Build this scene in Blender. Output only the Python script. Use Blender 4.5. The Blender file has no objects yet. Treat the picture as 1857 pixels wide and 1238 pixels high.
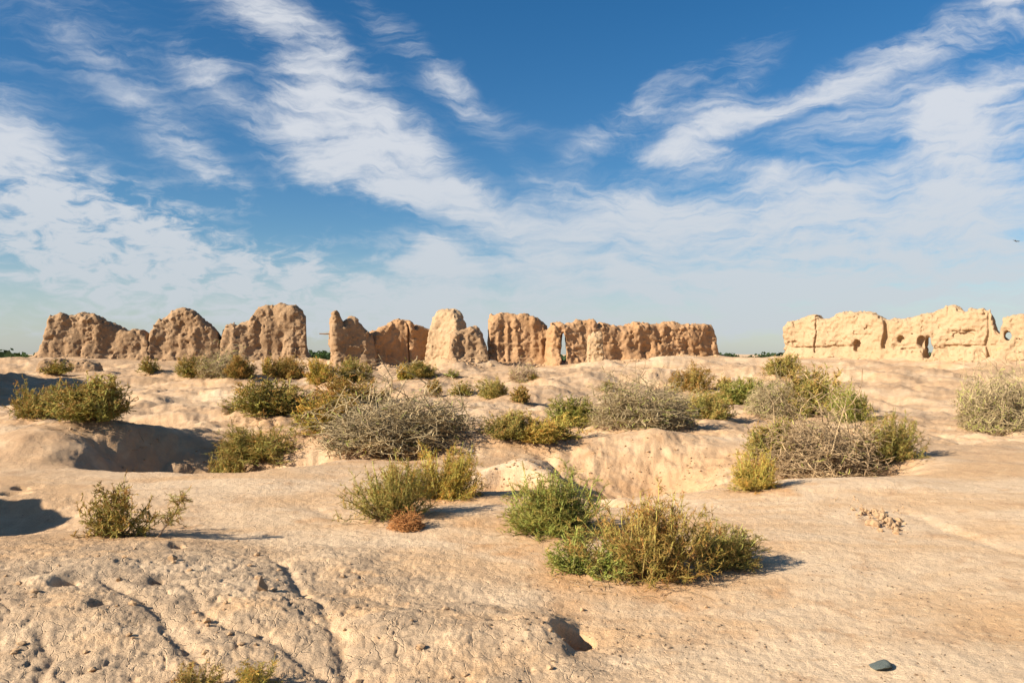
import bpy, math, random
import numpy as np
R = math.radians
sc = bpy.context.scene
COL = sc.collection

# ------------------------------------------------------------------ camera, sky, sun, exposure
F = 1444.0; CX = 928.5; HY = 640.0; EYE = 1.9      # photo focal length in px, principal column, horizon row
cam_d = bpy.data.cameras.new('camera'); cam = bpy.data.objects.new('camera', cam_d); COL.objects.link(cam)
cam.location = (0, 0, EYE); cam.rotation_euler = (R(90), 0, 0)
cam_d.sensor_width = 36; cam_d.lens = 36*F/1857; cam_d.shift_y = (HY-619)/1857
cam_d.clip_start = .05; cam_d.clip_end = 8000
sc.camera = cam

SUN_EL = R(29); HEAD = R(27)                         # light travels towards (cos HEAD, sin HEAD)
sun_d = bpy.data.lights.new('sun', 'SUN'); sun_d.energy = 5.0; sun_d.angle = R(.5); sun_d.color = (1, .90, .76)
sun = bpy.data.objects.new('sun', sun_d); COL.objects.link(sun)
from mathutils import Vector
ldir = Vector((math.cos(HEAD)*math.cos(SUN_EL), math.sin(HEAD)*math.cos(SUN_EL), -math.sin(SUN_EL)))
sun.rotation_euler = ldir.to_track_quat('-Z', 'Y').to_euler()
sun.location = (-30, -15, 30)
vs = sc.view_settings
vs.view_transform = 'Standard'; vs.look = 'None'; vs.exposure = 1.0; vs.gamma = 1; vs.use_curve_mapping = False

class NT:
    def __init__(s, tree): s.t = tree; s.n = tree.nodes; s.l = tree.links
    def add(s, typ, **kw):
        n = s.n.new(typ)
        for k, v in kw.items():
            if k.startswith('i_'):
                key = k[2:]; key = int(key) if key.isdigit() else key.replace('_', ' ')
                s.put(n.inputs[key], v)
            else: setattr(n, k, v)
        return n
    def put(s, inp, v):
        if isinstance(v, bpy.types.NodeSocket): s.l.new(v, inp)
        else: inp.default_value = v
    def math(s, op, a, b=0., c=None, clamp=False):
        n = s.n.new('ShaderNodeMath'); n.operation = op; n.use_clamp = clamp
        s.put(n.inputs[0], a); s.put(n.inputs[1], b)
        if c is not None: s.put(n.inputs[2], c)
        return n.outputs[0]
    def vmath(s, op, a, b=(0, 0, 0)):
        n = s.n.new('ShaderNodeVectorMath'); n.operation = op
        s.put(n.inputs[0], a); s.put(n.inputs[1], b)
        return n.outputs[0]
    def noise(s, vec, scale, detail=4, rough=.55, dist=0., out=0, lac=2.):
        n = s.n.new('ShaderNodeTexNoise'); s.put(n.inputs['Vector'], vec)
        for k, v in (('Scale', scale), ('Detail', detail), ('Roughness', rough), ('Distortion', dist), ('Lacunarity', lac)): s.put(n.inputs[k], v)
        return n.outputs[out]
    def ramp(s, v, lo, hi, a=0., b=1., smooth=True):
        n = s.n.new('ShaderNodeMapRange'); n.interpolation_type = 'SMOOTHSTEP' if smooth else 'LINEAR'
        for i, x in enumerate((v, lo, hi, a, b)): s.put(n.inputs[i], x)
        return n.outputs[0]
    def mix(s, f, a, b):
        n = s.n.new('ShaderNodeMix'); n.data_type = 'RGBA'
        s.put(n.inputs[0], f); s.put(n.inputs[6], a); s.put(n.inputs[7], b)
        return n.outputs[2]

world = bpy.data.worlds.new('World'); sc.world = world; world.use_nodes = True
def build_sky():
    w = NT(world.node_tree); w.n.clear()
    out = w.add('ShaderNodeOutputWorld'); bg = w.add('ShaderNodeBackground', i_Strength=.105)
    w.l.new(bg.outputs[0], out.inputs[0])
    sky = w.add('ShaderNodeTexSky', sky_type='NISHITA', sun_disc=False, sun_elevation=SUN_EL,
                sun_rotation=math.atan2(-ldir.x, -ldir.y), altitude=200, air_density=1.0, dust_density=.6, ozone_density=3.0)
    geo = w.add('ShaderNodeTexCoord').outputs['Generated']
    sep = w.add('ShaderNodeSeparateXYZ', i_0=geo)
    az = w.math('ARCTAN2', sep.outputs[0], sep.outputs[1]); el = w.math('ARCSINE', sep.outputs[2])
    P0 = w.add('ShaderNodeCombineXYZ', i_0=az, i_1=el).outputs[0]
    # two scales of warp so that the edges feather and curl
    def warp(p, sc_, amt):
        c = w.noise(p, sc_, 3, .55, out=1)
        d = w.vmath('SUBTRACT', c, (.5, .5, .5)); d = w.vmath('MULTIPLY', d, (amt, amt, 0))
        return w.vmath('ADD', p, d)
    P = warp(warp(warp(P0, 3.0, .055), 10., .035), 38., .016)
    tot = None
    BL = [(590,140,230,62,36,1.0),(660,285,135,62,18,1.0),(800,365,270,34,21,.75),(770,120,190,30,42,.55),(380,135,55,32,40,.6),
          (355,275,95,30,33,.6),(90,365,330,80,17,.85),(330,485,330,48,11,.85),(560,548,460,34,3,.9),(790,465,60,34,10,.7),
          (1130,395,210,58,8,1.0),(1150,205,115,28,-30,.65),(1300,195,130,48,-42,.65),(1320,300,170,22,14,.55),
          (1650,320,240,95,-27,1.0),(1540,430,400,62,0,.9),(1050,495,360,48,3,.85),(1640,95,310,20,-17,.65),(1600,140,270,16,-12,.5),(1500,215,220,40,-25,.35),
          (1400,545,640,52,0,.8),(1725,215,90,34,-40,.6),(230,110,340,80,20,.36),(920,210,150,24,24,.35),(20,235,110,60,35,.5),(800,590,900,34,0,.55)]
    for (px, py, hl, hw, ang, st) in BL:
        u = (px-CX)/F; v = (HY-py)/F; a = math.atan(u); e = math.atan(v*math.cos(a))
        mp = w.add('ShaderNodeMapping', vector_type='TEXTURE', i_Vector=P)
        mp.inputs['Location'].default_value = (a, e, 0); mp.inputs['Rotation'].default_value = (0, 0, -R(ang))
        mp.inputs['Scale'].default_value = (hl/F*1.1, hw/F*1.12, 1)
        ln = w.add('ShaderNodeVectorMath', operation='LENGTH', i_0=mp.outputs[0]).outputs['Value']
        m = w.ramp(ln, 1.75, .0, 0., st)
        tot = m if tot is None else w.math('ADD', tot, m)
    # generic cover for the rest of the sky
    cov = w.ramp(w.noise(P0, 1.6, 2, .5), .48, .68, 0., .8)
    behind = w.ramp(w.math('ABSOLUTE', az), .62, .85, 0., 1.)
    up = w.ramp(el, .46, .62, 0., 1.)
    tot = w.math('ADD', tot, w.math('MULTIPLY', cov, w.math('MAXIMUM', behind, up)))
    tot = w.math('MINIMUM', tot, 1.15)
    # fibres: two streak directions blended left to right, plus ripples low on the left
    def streak(rot, sx, sy, scale, dist):
        mp = w.add('ShaderNodeMapping', i_Vector=P); mp.inputs['Rotation'].default_value = (0, 0, rot); mp.inputs['Scale'].default_value = (sx, sy, 1)
        return w.noise(mp.outputs[0], scale, 7, .62, dist)
    def fibre(rot): return w.math('ADD', w.math('MULTIPLY', streak(rot, 1., 3.0, 4.5, 1.1), .62), w.math('MULTIPLY', streak(rot+.25, 1., 5.5, 13., .7), .38))
    s1 = fibre(R(34)); s2 = fibre(R(-32))
    st = w.math('ADD', w.math('MULTIPLY', s1, w.ramp(az, .16, -.08)), w.math('MULTIPLY', s2, w.ramp(az, -.08, .16)))
    rip = w.math('MULTIPLY', w.ramp(el, .24, .16), w.ramp(az, -.05, -.3))
    mpz = w.add('ShaderNodeMapping', i_Vector=P0); mpz.inputs['Scale'].default_value = (1, 2.2, 1); mpz.inputs['Rotation'].default_value = (0, 0, R(10))
    rn = w.ramp(w.noise(mpz.outputs[0], 30., 5, .6, .6), .2, .8)
    fib = w.math('ADD', w.math('MULTIPLY', st, w.math('SUBTRACT', 1., w.math('MULTIPLY', rip, .42))), w.math('MULTIPLY', rn, w.math('MULTIPLY', rip, .42)))
    amp = w.math('ADD', .9, w.math('MULTIPLY', w.math('MINIMUM', w.math('MULTIPLY', tot, 1.6), 1.), 2.6))
    dens = w.math('ADD', w.math('SUBTRACT', w.math('MULTIPLY', w.math('MINIMUM', tot, 1.12), .93), .07), w.math('MULTIPLY', w.math('SUBTRACT', fib, .5), amp))
    dens = w.math('POWER', w.ramp(dens, .02, 1.12, 0., 1.), 1.15)
    veil = w.ramp(el, .15, .0, 0., .48)
    dens = w.math('MAXIMUM', w.math('MULTIPLY', dens, .9), w.math('ADD', veil, w.math('MULTIPLY', dens, .5)))
    hs = w.add('ShaderNodeHueSaturation', i_Saturation=1.34, i_Value=.52, i_Color=sky.outputs[0])
    cloud = w.mix(w.ramp(el, .0, .3), (2.75, 2.98, 3.2, 1), (3.5, 3.62, 3.85, 1))
    col = w.mix(w.math('MINIMUM', dens, .93), hs.outputs[0], cloud)
    w.l.new(col, bg.inputs['Color'])
build_sky()

# ------------------------------------------------------------------ numpy noise
rng = np.random.default_rng(7)
T2 = rng.random((256, 256)).astype(np.float32); T3 = rng.random((64, 64, 64)).astype(np.float32)
def vn2(x, y):
    xi = np.floor(x).astype(np.int64); yi = np.floor(y).astype(np.int64); fx = (x-xi).astype(np.float32); fy = (y-yi).astype(np.float32)
    fx = fx*fx*fx*(fx*(fx*6-15)+10); fy = fy*fy*fy*(fy*(fy*6-15)+10)
    x0 = xi & 255; x1 = (xi+1) & 255; y0 = yi & 255; y1 = (yi+1) & 255
    a = T2[x0, y0]; b = T2[x1, y0]; c = T2[x0, y1]; d = T2[x1, y1]
    return (a+(b-a)*fx)*(1-fy)+(c+(d-c)*fx)*fy - .5
def fb2(x, y, sc_, oct=4, g=.5, ox=0.):
    x = x*sc_+ox; y = y*sc_+ox*1.7; s = 0; a = 1.
    for i in range(oct):
        s = s+a*vn2(x, y); x, y = 1.6*x-1.2*y+13.1, 1.2*x+1.6*y+7.7; a *= g
    return s
def vn3(x, y, z):
    xi = np.floor(x).astype(np.int64); yi = np.floor(y).astype(np.int64); zi = np.floor(z).astype(np.int64)
    fx = x-xi; fy = y-yi; fz = z-zi
    fx = fx*fx*(3-2*fx); fy = fy*fy*(3-2*fy); fz = fz*fz*(3-2*fz)
    x0 = xi & 63; x1 = (xi+1) & 63; y0 = yi & 63; y1 = (yi+1) & 63; z0 = zi & 63; z1 = (zi+1) & 63
    def L(zz):
        a = T3[x0, y0, zz]; b = T3[x1, y0, zz]; c = T3[x0, y1, zz]; d = T3[x1, y1, zz]
        return (a+(b-a)*fx)*(1-fy)+(c+(d-c)*fx)*fy
    l0 = L(z0); return l0+(L(z1)-l0)*fz - .5
def fb3(x, y, z, sc_, oct=3, g=.5, o=0.):
    s = 0; a = 1.; x = x*sc_+o; y = y*sc_+o*1.3; z = z*sc_+o*.7
    for i in range(oct):
        s = s+a*vn3(x, y, z); x, y, z = 1.7*x+.9*y+5.3, 1.7*y-.9*x+.3*z+9.1, 1.93*z+.2*x+3.7; a *= g
    return s
def sstep(a, b, x):
    t = np.clip((x-a)/(b-a), 0, 1); return t*t*(3-2*t)

# ------------------------------------------------------------------ objects and materials
def tag(o, label=None, cat=None, group=None, kind=None):
    for k, v in (('label', label), ('category', cat), ('group', group), ('kind', kind)):
        if v: o[k] = v
    return o
def mesh_np(name, V, Fq, nper, mat, smooth=False, col=None):
    me = bpy.data.meshes.new(name); V = np.asarray(V, np.float32); Fq = np.asarray(Fq, np.int32); nf = len(Fq)
    me.vertices.add(len(V)); me.vertices.foreach_set('co', V.ravel())
    me.loops.add(nf*nper); me.loops.foreach_set('vertex_index', Fq.ravel())
    me.polygons.add(nf); me.polygons.foreach_set('loop_start', np.arange(0, nf*nper, nper, dtype=np.int32))
    me.polygons.foreach_set('loop_total', np.full(nf, nper, np.int32))
    me.polygons.foreach_set('use_smooth', np.full(nf, smooth))
    if col is not None:
        at = me.attributes.new('Col', 'FLOAT_COLOR', 'POINT'); c4 = np.ones((len(V), 4), np.float32); c4[:, :3] = col
        at.data.foreach_set('color', c4.ravel())
    me.update(calc_edges=True); me.validate()
    if mat: me.materials.append(mat)
    return me
def link(name, me, parent=None, loc=None):
    o = bpy.data.objects.new(name, me); COL.objects.link(o)
    if parent: o.parent = parent
    if loc is not None: o.location = loc
    return o
def new_mat(name):
    m = bpy.data.materials.new(name); m.use_nodes = True; t = NT(m.node_tree)
    b = t.n['Principled BSDF']; b.inputs['Specular IOR Level'].default_value = .15
    return m, t, b

def clay_ground():
    m, t, b = new_mat('clay_ground')
    pos = t.add('ShaderNodeNewGeometry').outputs['Position']
    at = t.add('ShaderNodeAttribute', attribute_name='Col'); sp = t.add('ShaderNodeSeparateXYZ', i_0=at.outputs['Vector'])
    mp = t.add('ShaderNodeMapping', i_Vector=pos); mp.inputs['Scale'].default_value = (.55, 1.3, 1); mp.inputs['Rotation'].default_value = (0, 0, R(-12))
    n1 = t.noise(mp.outputs[0], .55, 7, .62, .6); n2 = t.noise(pos, 2.3, 6, .65, .4); n3 = t.noise(mp.outputs[0], 9., 5, .7, .3); n4 = t.noise(pos, 70., 4, .7)
    c = t.mix(t.ramp(n1, .36, .62), (.475, .292, .142, 1), (.535, .385, .235, 1))
    c = t.mix(t.ramp(n2, .52, .68, 0., .7), c, (.40, .235, .115, 1))
    c = t.mix(t.ramp(n3, .52, .72, 0., .65), c, (.58, .425, .245, 1))
    c = t.mix(t.ramp(n3, .46, .28, 0., .5), c, (.34, .205, .10, 1))
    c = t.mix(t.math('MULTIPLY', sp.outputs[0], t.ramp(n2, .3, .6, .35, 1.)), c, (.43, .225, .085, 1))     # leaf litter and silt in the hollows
    c = t.mix(t.math('MULTIPLY', sp.outputs[1], t.ramp(n2, .38, .58, .0, .9)), c, (.33, .235, .145, 1))    # greyer salt crust
    c = t.mix(t.math('MULTIPLY', sp.outputs[2], t.ramp(n2, .32, .6, .45, 1.)), c, (.335, .210, .112, 1))   # browner crumbly soil, with the shade of its small pits painted into the colour
    c = t.mix(t.ramp(n4, .56, .72, 0., .6), c, (.27, .17, .10, 1))
    c = t.mix(t.math('MULTIPLY', t.ramp(t.noise(pos, 26., 5, .75), .60, .68), t.ramp(n2, .42, .6)), c, (.20, .125, .07, 1))      # crumbs and bits of dry weed
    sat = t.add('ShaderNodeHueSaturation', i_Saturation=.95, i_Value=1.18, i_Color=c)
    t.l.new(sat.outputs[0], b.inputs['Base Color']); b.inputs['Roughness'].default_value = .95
    bp = t.add('ShaderNodeBump', i_Strength=.8, i_Distance=.025)
    hgt = t.math('ADD', t.math('MULTIPLY', t.noise(pos, 14., 6, .72), 1.), t.math('MULTIPLY', t.noise(pos, 55., 5, .75), .6))
    wv = t.vmath('ADD', pos, t.vmath('MULTIPLY', t.noise(pos, 5., 3, .6, out=1), (.14, .14, .14)))
    vo = t.add('ShaderNodeTexVoronoi', feature='DISTANCE_TO_EDGE', i_Scale=6.5); t.l.new(wv, vo.inputs['Vector'])
    crk = t.math('MULTIPLY', t.ramp(vo.outputs['Distance'], .0, .035, -.5, 0.), t.math('MULTIPLY', t.math('ADD', sp.outputs[1], .15), t.ramp(n2, .42, .55)))
    hgt = t.math('ADD', hgt, crk)
    t.l.new(hgt, bp.inputs['Height']); t.l.new(bp.outputs[0], b.inputs['Normal'])
    return m
def mud_wall(name, a, bcol, dark):
    m, t, b = new_mat(name)
    pos = t.add('ShaderNodeNewGeometry').outputs['Position']
    n1 = t.noise(pos, .7, 5, .6, .3); n2 = t.noise(pos, 4.5, 6, .68, .3); n3 = t.noise(pos, 22., 4, .7)
    c = t.mix(t.ramp(n1, .35, .65), (*a, 1), (*bcol, 1))
    c = t.mix(t.ramp(n2, .55, .75, 0., .55), c, (*dark, 1))
    c = t.mix(t.ramp(n3, .6, .8, 0., .4), c, (*dark, 1))
    t.l.new(c, b.inputs['Base Color']); b.inputs['Roughness'].default_value = .95
    bp = t.add('ShaderNodeBump', i_Strength=.8, i_Distance=.06)
    hgt = t.math('ADD', t.noise(pos, 7., 6, .7), t.math('MULTIPLY', n3, .4))
    t.l.new(hgt, bp.inputs['Height']); t.l.new(bp.outputs[0], b.inputs['Normal'])
    return m
def plant_mat(name, transl):
    m, t, b = new_mat(name)
    at = t.add('ShaderNodeAttribute', attribute_name='Col').outputs['Color']
    oi = t.add('ShaderNodeObjectInfo')
    mx = t.add('ShaderNodeMix', data_type='RGBA', blend_type='MULTIPLY'); mx.inputs[0].default_value = 1.
    t.l.new(at, mx.inputs[6]); t.l.new(oi.outputs['Color'], mx.inputs[7])
    t.l.new(mx.outputs[2], b.inputs['Base Color']); b.inputs['Roughness'].default_value = .75
    if transl:
        tr = t.add('ShaderNodeBsdfTranslucent'); t.l.new(mx.outputs[2], tr.inputs[0])
        ms = t.add('ShaderNodeMixShader', i_0=.4); t.l.new(b.outputs[0], ms.inputs[1]); t.l.new(tr.outputs[0], ms.inputs[2])
        t.l.new(ms.outputs[0], t.n['Material Output'].inputs[0])
    return m
def stone_mat(name, a, b_):
    m, t, b = new_mat(name)
    pos = t.add('ShaderNodeTexCoord').outputs['Object']
    c = t.mix(t.ramp(t.noise(pos, 18., 5, .65), .35, .65), (*a, 1), (*b_, 1)); t.l.new(c, b.inputs['Base Color'])
    b.inputs['Roughness'].default_value = .85
    bp = t.add('ShaderNodeBump', i_Strength=.6, i_Distance=.01); t.l.new(t.noise(pos, 40., 5, .7), bp.inputs['Height']); t.l.new(bp.outputs[0], b.inputs['Normal'])
    return m
M_GROUND = clay_ground()
M_MUD = mud_wall('mudbrick', (.285, .178, .096), (.34, .222, .126), (.19, .112, .058))
M_RED = mud_wall('reddish_mudbrick', (.36, .205, .098), (.41, .245, .128), (.25, .135, .06))
M_PALE = mud_wall('pale_mudbrick', (.385, .262, .148), (.42, .29, .17), (.30, .19, .10))
M_LEAF = plant_mat('camelthorn_twigs', True); M_WOOD = plant_mat('woody_stems', False)
M_STONE = stone_mat('tan_stone', (.31, .20, .115), (.39, .27, .165)); M_DARKSTONE = stone_mat('dark_stone', (.05, .065, .06), (.16, .18, .16)); M_PEBBLE = stone_mat('dark_pebbles', (.10, .075, .05), (.26, .17, .10))
M_CLOD = stone_mat('clay_clod', (.37, .235, .125), (.47, .31, .175)); M_TIMBER = stone_mat('grey_timber', (.30, .22, .15), (.38, .28, .19)); M_BIRD = stone_mat('bird_feathers', (.05, .045, .04), (.10, .09, .08))

# ------------------------------------------------------------------ the ground
def px2w(px, d): return (px-CX)/F*d
def flat(px, py): d = EYE*F/(py-HY); return np.array([px2w(px, d), d])
def ell(x, y, c, rx, ry, rot=0.):
    dx = x-c[0]; dy = y-c[1]; ca, sa = math.cos(rot), math.sin(rot)
    return np.sqrt(((dx*ca+dy*sa)/rx)**2+((-dx*sa+dy*ca)/ry)**2)
def polydist(x, y, pts):
    best = np.full(x.shape, 1e9, np.float32)
    for a, b in zip(pts[:-1], pts[1:]):
        d = b-a; L = d@d; t = np.clip(((x-a[0])*d[0]+(y-a[1])*d[1])/L, 0, 1)
        best = np.minimum(best, np.hypot(x-a[0]-t*d[0], y-a[1]-t*d[1]))
    return best
#        centre x, y, rx, ry, rot, depth, inner edge
PITS = [(-5.7, 15.0, 3.0, 2.4, R(-8), 1.4, .1), (-2.4, 15.4, 2.8, 1.5, R(8), .2, .0), (-.35, 11.8, 1.3, .85, 0, .6, .0),
        (2.3, 13.9, 2.8, 3.5, R(0), .80, -.25), (5.3, 13.2, 2.2, 1.5, R(10), .42, .0), (6.4, 18.2, 3.2, 1.6, 0, .3, .2),
        (-10.5, 21.5, 3., 1.6, 0, .35, .2), (-5.5, 26.0, 1.0, .8, 0, .2, .2), (9.2, 8.5, 2.2, .9, R(25), .14, .1), (-6.2, 9.4, 2.2, 1.5, 0, .28, .1), (-6.8, 10.9, .35, .2, 0, .14, .2),
        (-1.05, 36, 5, 3.2, 0, .12, .2)]
MOUNDS = [(-3.6, 6.2, 2.6, 1.7, R(-14), .20), (-.4, 5.45, .9, .6, 0, .10), (-8.5, 15.5, 1.7, 1.8, 0, .55), (-12.2, 19.0, 2.2, 1.3, 0, .25), (-1.3, 16.6, 1.7, 1.0, R(6), .30), (2.3, 16.2, 1.6, 1.0, 0, .26),
          (.45, 13.0, .85, 1.4, R(-20), .34), (4.8, 10.9, 1.2, .6, R(12), .10), (5.05, 46.5, 1.7, 1.9, 0, .42), (9.0, 46.5, 2.2, 2.0, 0, .40), (2.6, 36.5, 4.2, 2.2, 0, .38), (6.4, 40., 5.5, 2.2, 0, .30),
          (-3.4, 47.5, 2.6, 2.2, 0, .45), (-12.5, 49, 2.0, 2.2, 0, .25), (-9, 31.5, 4, 2, 0, .15), (-20, 34, 4, 1.2, R(-25), .28), (-4.6, 26.8, 2, 1.0, 0, .12), (14.5, 50, 3, 3, 0, .12), (-28, 48, 5, 4, 0, .3), (-1.2, 20.5, 3.0, 1.2, 0, .10)]
RILLS = [([flat(*p) for p in pl], w, d) for pl, w, d in (
    (((520, 1020), (556, 1065), (572, 1130), (598, 1180), (625, 1260)), .10, .085), (((195, 1078), (250, 1110), (300, 1165), (395, 1245)), .09, .075),
    (((405, 1150), (480, 1175), (540, 1200), (610, 1262)), .07, .06), (((505, 1095), (530, 1130), (575, 1150)), .05, .035), (((60, 1180), (70, 1215), (40, 1262)), .06, .05),
    (((640, 1060), (760, 1110), (900, 1130), (1030, 1150)), .12, .035), (((700, 1010), (850, 1060), (1000, 1140)), .10, .028), (((340, 1080), (360, 1130), (420, 1160)), .05, .035),
    (((560, 915), (600, 935), (640, 940)), .16, .05), (((1640, 930), (1720, 960), (1857, 1000)), .20, .05), (((985, 818), (1015, 836), (1060, 864), (1108, 892)), .30, .42))]
HOLES = [(1046, 1150, .125, .9, .36, .05), (120, 1092, .07, .13, .2, .03), (285, 1082, .05, .09, .16, .03), (322, 1010, .06, .08, .2, .03), (40, 884, .10, .12, .3, .03), (180, 1128, .06, .07, .2, .02)]
def seg(d0, p0, d1, p1): return np.array([px2w(p0, d0), d0]), np.array([px2w(p1, d1), d1])
WSEG = [seg(51, 80, 53.7, 405), seg(53.7, 405, 55, 560), seg(47.5, 600, 48.6, 680), seg(48.8, 672, 51.5, 789), seg(50.5, 790, 49.3, 844), seg(47.6, 820, 47.9, 882), seg(50.6, 890, 51.4, 993), seg(50, 1030, 53.5, 1292), seg(56, 1430, 47, 1813), seg(46.6, 1815, 44.6, 1930)]
def hfun(x, y, masks=False):
    x = np.asarray(x, np.float32); y = np.asarray(y, np.float32)
    ridge = np.interp(x, [-60, -30, -13, -6, 0, 6, 12, 18, 40], [1.3, 1.36, 1.36, 1.02, 1.0, 1.2, 1.56, 1.52, 1.5])
    z = np.interp(y, [-300, -8, 0, 22, 30, 38, 50, 56, 72, 110, 220, 5000], [-3, 0, 0, 0, .16, .42, .96, 1.0, .55, -1.6, -4.5, -5.0])*np.where(y > 22, np.where(y < 72, ridge, 1), 1)
    z = z+.10*fb2(x, y, .16, 3, .5, 3.)+np.where(np.hypot(x, y) > 90, 1.2*fb2(x, y, .012, 3, .5, 1.), 0)
    wx = x+.55*fb2(x, y, .8, 3, .5, 21.); wy = y+.45*fb2(x, y, .8, 3, .5, 37.)
    steep = np.zeros_like(z); lit = np.zeros_like(z)
    for (cx, cy, rx, ry, rot, dep, inn) in PITS:
        s = ell(wx, wy, (cx, cy), rx, ry, rot); v = 1-sstep(inn, 1., s)
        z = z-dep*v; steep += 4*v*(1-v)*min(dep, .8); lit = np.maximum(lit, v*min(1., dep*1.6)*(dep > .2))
    for (cx, cy, rx, ry, rot, hgt) in MOUNDS:
        s = ell(wx, wy, (cx, cy), rx, ry, rot); v = np.exp(-1.1*s*s*s); z = z+hgt*v; steep += v*(1-v)*hgt
    midm = sstep(13, 20, y)*sstep(52, 44, y); mm = fb2(x, y, .30, 3, .5, 41.); z = z+midm*(.46*mm+.28*np.abs(fb2(x, y, .55, 3, .55, 43.))); steep += midm*.5*np.clip(np.abs(mm)-.12, 0, .3)
    z = z+midm*(.07*fb2(x, y, 1.7, 5, .62, 47.)+.05*np.abs(fb2(x, y, 3.3, 3, .6, 49.)))
    near = sstep(26, 9, np.hypot(x, y))
    fg = sstep(1.4, -1.2, x+.35*(y-6)+.8*fb2(x, y, .6, 2, .5, 5.))*sstep(8.6, 6.6, y)*(y > -1)
    for pl, w, d in RILLS:
        q = polydist(wx*.35+x*.65, wy*.35+y*.65, pl); z = z-.36*d*np.exp(-(q/(.55*w))**2)-.32*d*np.exp(-(q/(3.5*w))**2)
    for (px, py, r, dep, fr, fd) in HOLES:
        c = flat(px, py); q = np.hypot(x-c[0], (y-c[1])*1.0)*(1+(.16 if r > .12 else .5)*fb2(x, y, 9., 2, .5, 2.))
        ux = np.clip(-((x-c[0])*.99-(y-c[1])*.15)/(q+1e-4), 0, 1); z = z+(.95*r if r > .12 else .3*r)*ux*np.exp(-(np.where(q < 1.5*r, (q-1.5*r)/(.5*r), (q-1.5*r)/(2.2*r)))**2)
        z = z-dep*(1-sstep(.7*r, 1.1*r, q))-fd*np.exp(-(q/fr)**2*2.2)+fd*.1*np.exp(-((q-fr)/(.3*fr))**2)
    # lumps, crumbs and erosion texture
    rough = np.clip(.14+.16*fg+.35*midm+.9*steep, 0, 1.1)
    z = z+.028*fb2(x, y, 1.1, 4, .5, 11.)
    ero = np.abs(fb2(x, y, 2.2, 3, .5, 51.)); z = z+(rough+.5*steep)*(.055*(ero-.2)+.035*fb2(x, y, 6.5, 4, .6, 77.))
    cr = np.abs(fb2(x+.12*fb2(x, y, 3, 2, .5, 9.), y, 1.9, 3, .55, 99.)); z = z-fg*.014*np.exp(-(cr/.014)**2)
    cr2 = np.abs(fb2(x, y+.1*fb2(x, y, 4, 2, .5, 19.), 4.4, 2, .5, 140.)); z = z-(.5*fg+.5*steep)*.010*np.exp(-(cr2/.02)**2)
    z = z+near*(.012*fb2(x, y, 16., 4, .66, 31.))*(.5+rough+.4*fg)
    # banks with crumbling, fluted faces in the middle distance
    e = y-38.4+.9*fb2(x, y, .5, 3, .5, 61.)+.25*fb2(x, y, 3.1, 3, .6, 8.)
    bank = sstep(.30, -.22, e)*sstep(3.5, 6, x)*sstep(18, 15, x)*sstep(33, 38, y); steep = steep+1.2*bank*(1-bank)
    for a, b in WSEG:
        q = polydist(x, y, [a, b]); z = z+.20*np.exp(-(np.maximum(q-.55, 0)/.75)**1.5)*(1+1.3*fb2(x, y, .9, 3, .5, 71.))
    z = z-.32*bank
    if masks: return z, np.clip(lit*1.1+.0, 0, 1), fg
    return z
def zat(x, y): return float(hfun(np.array([x]), np.array([y]))[0])
_ds = np.exp(np.linspace(math.log(3.5), math.log(70), 900))
def ray(px, py):            # where a sight line first meets the ground
    x = px2w(px, _ds); zr = EYE-(py-HY)/F*_ds; h = hfun(x, _ds); i = int(np.argmax(h >= zr))
    return float(_ds[i]) if h[i] >= zr[i] else 60.
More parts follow.
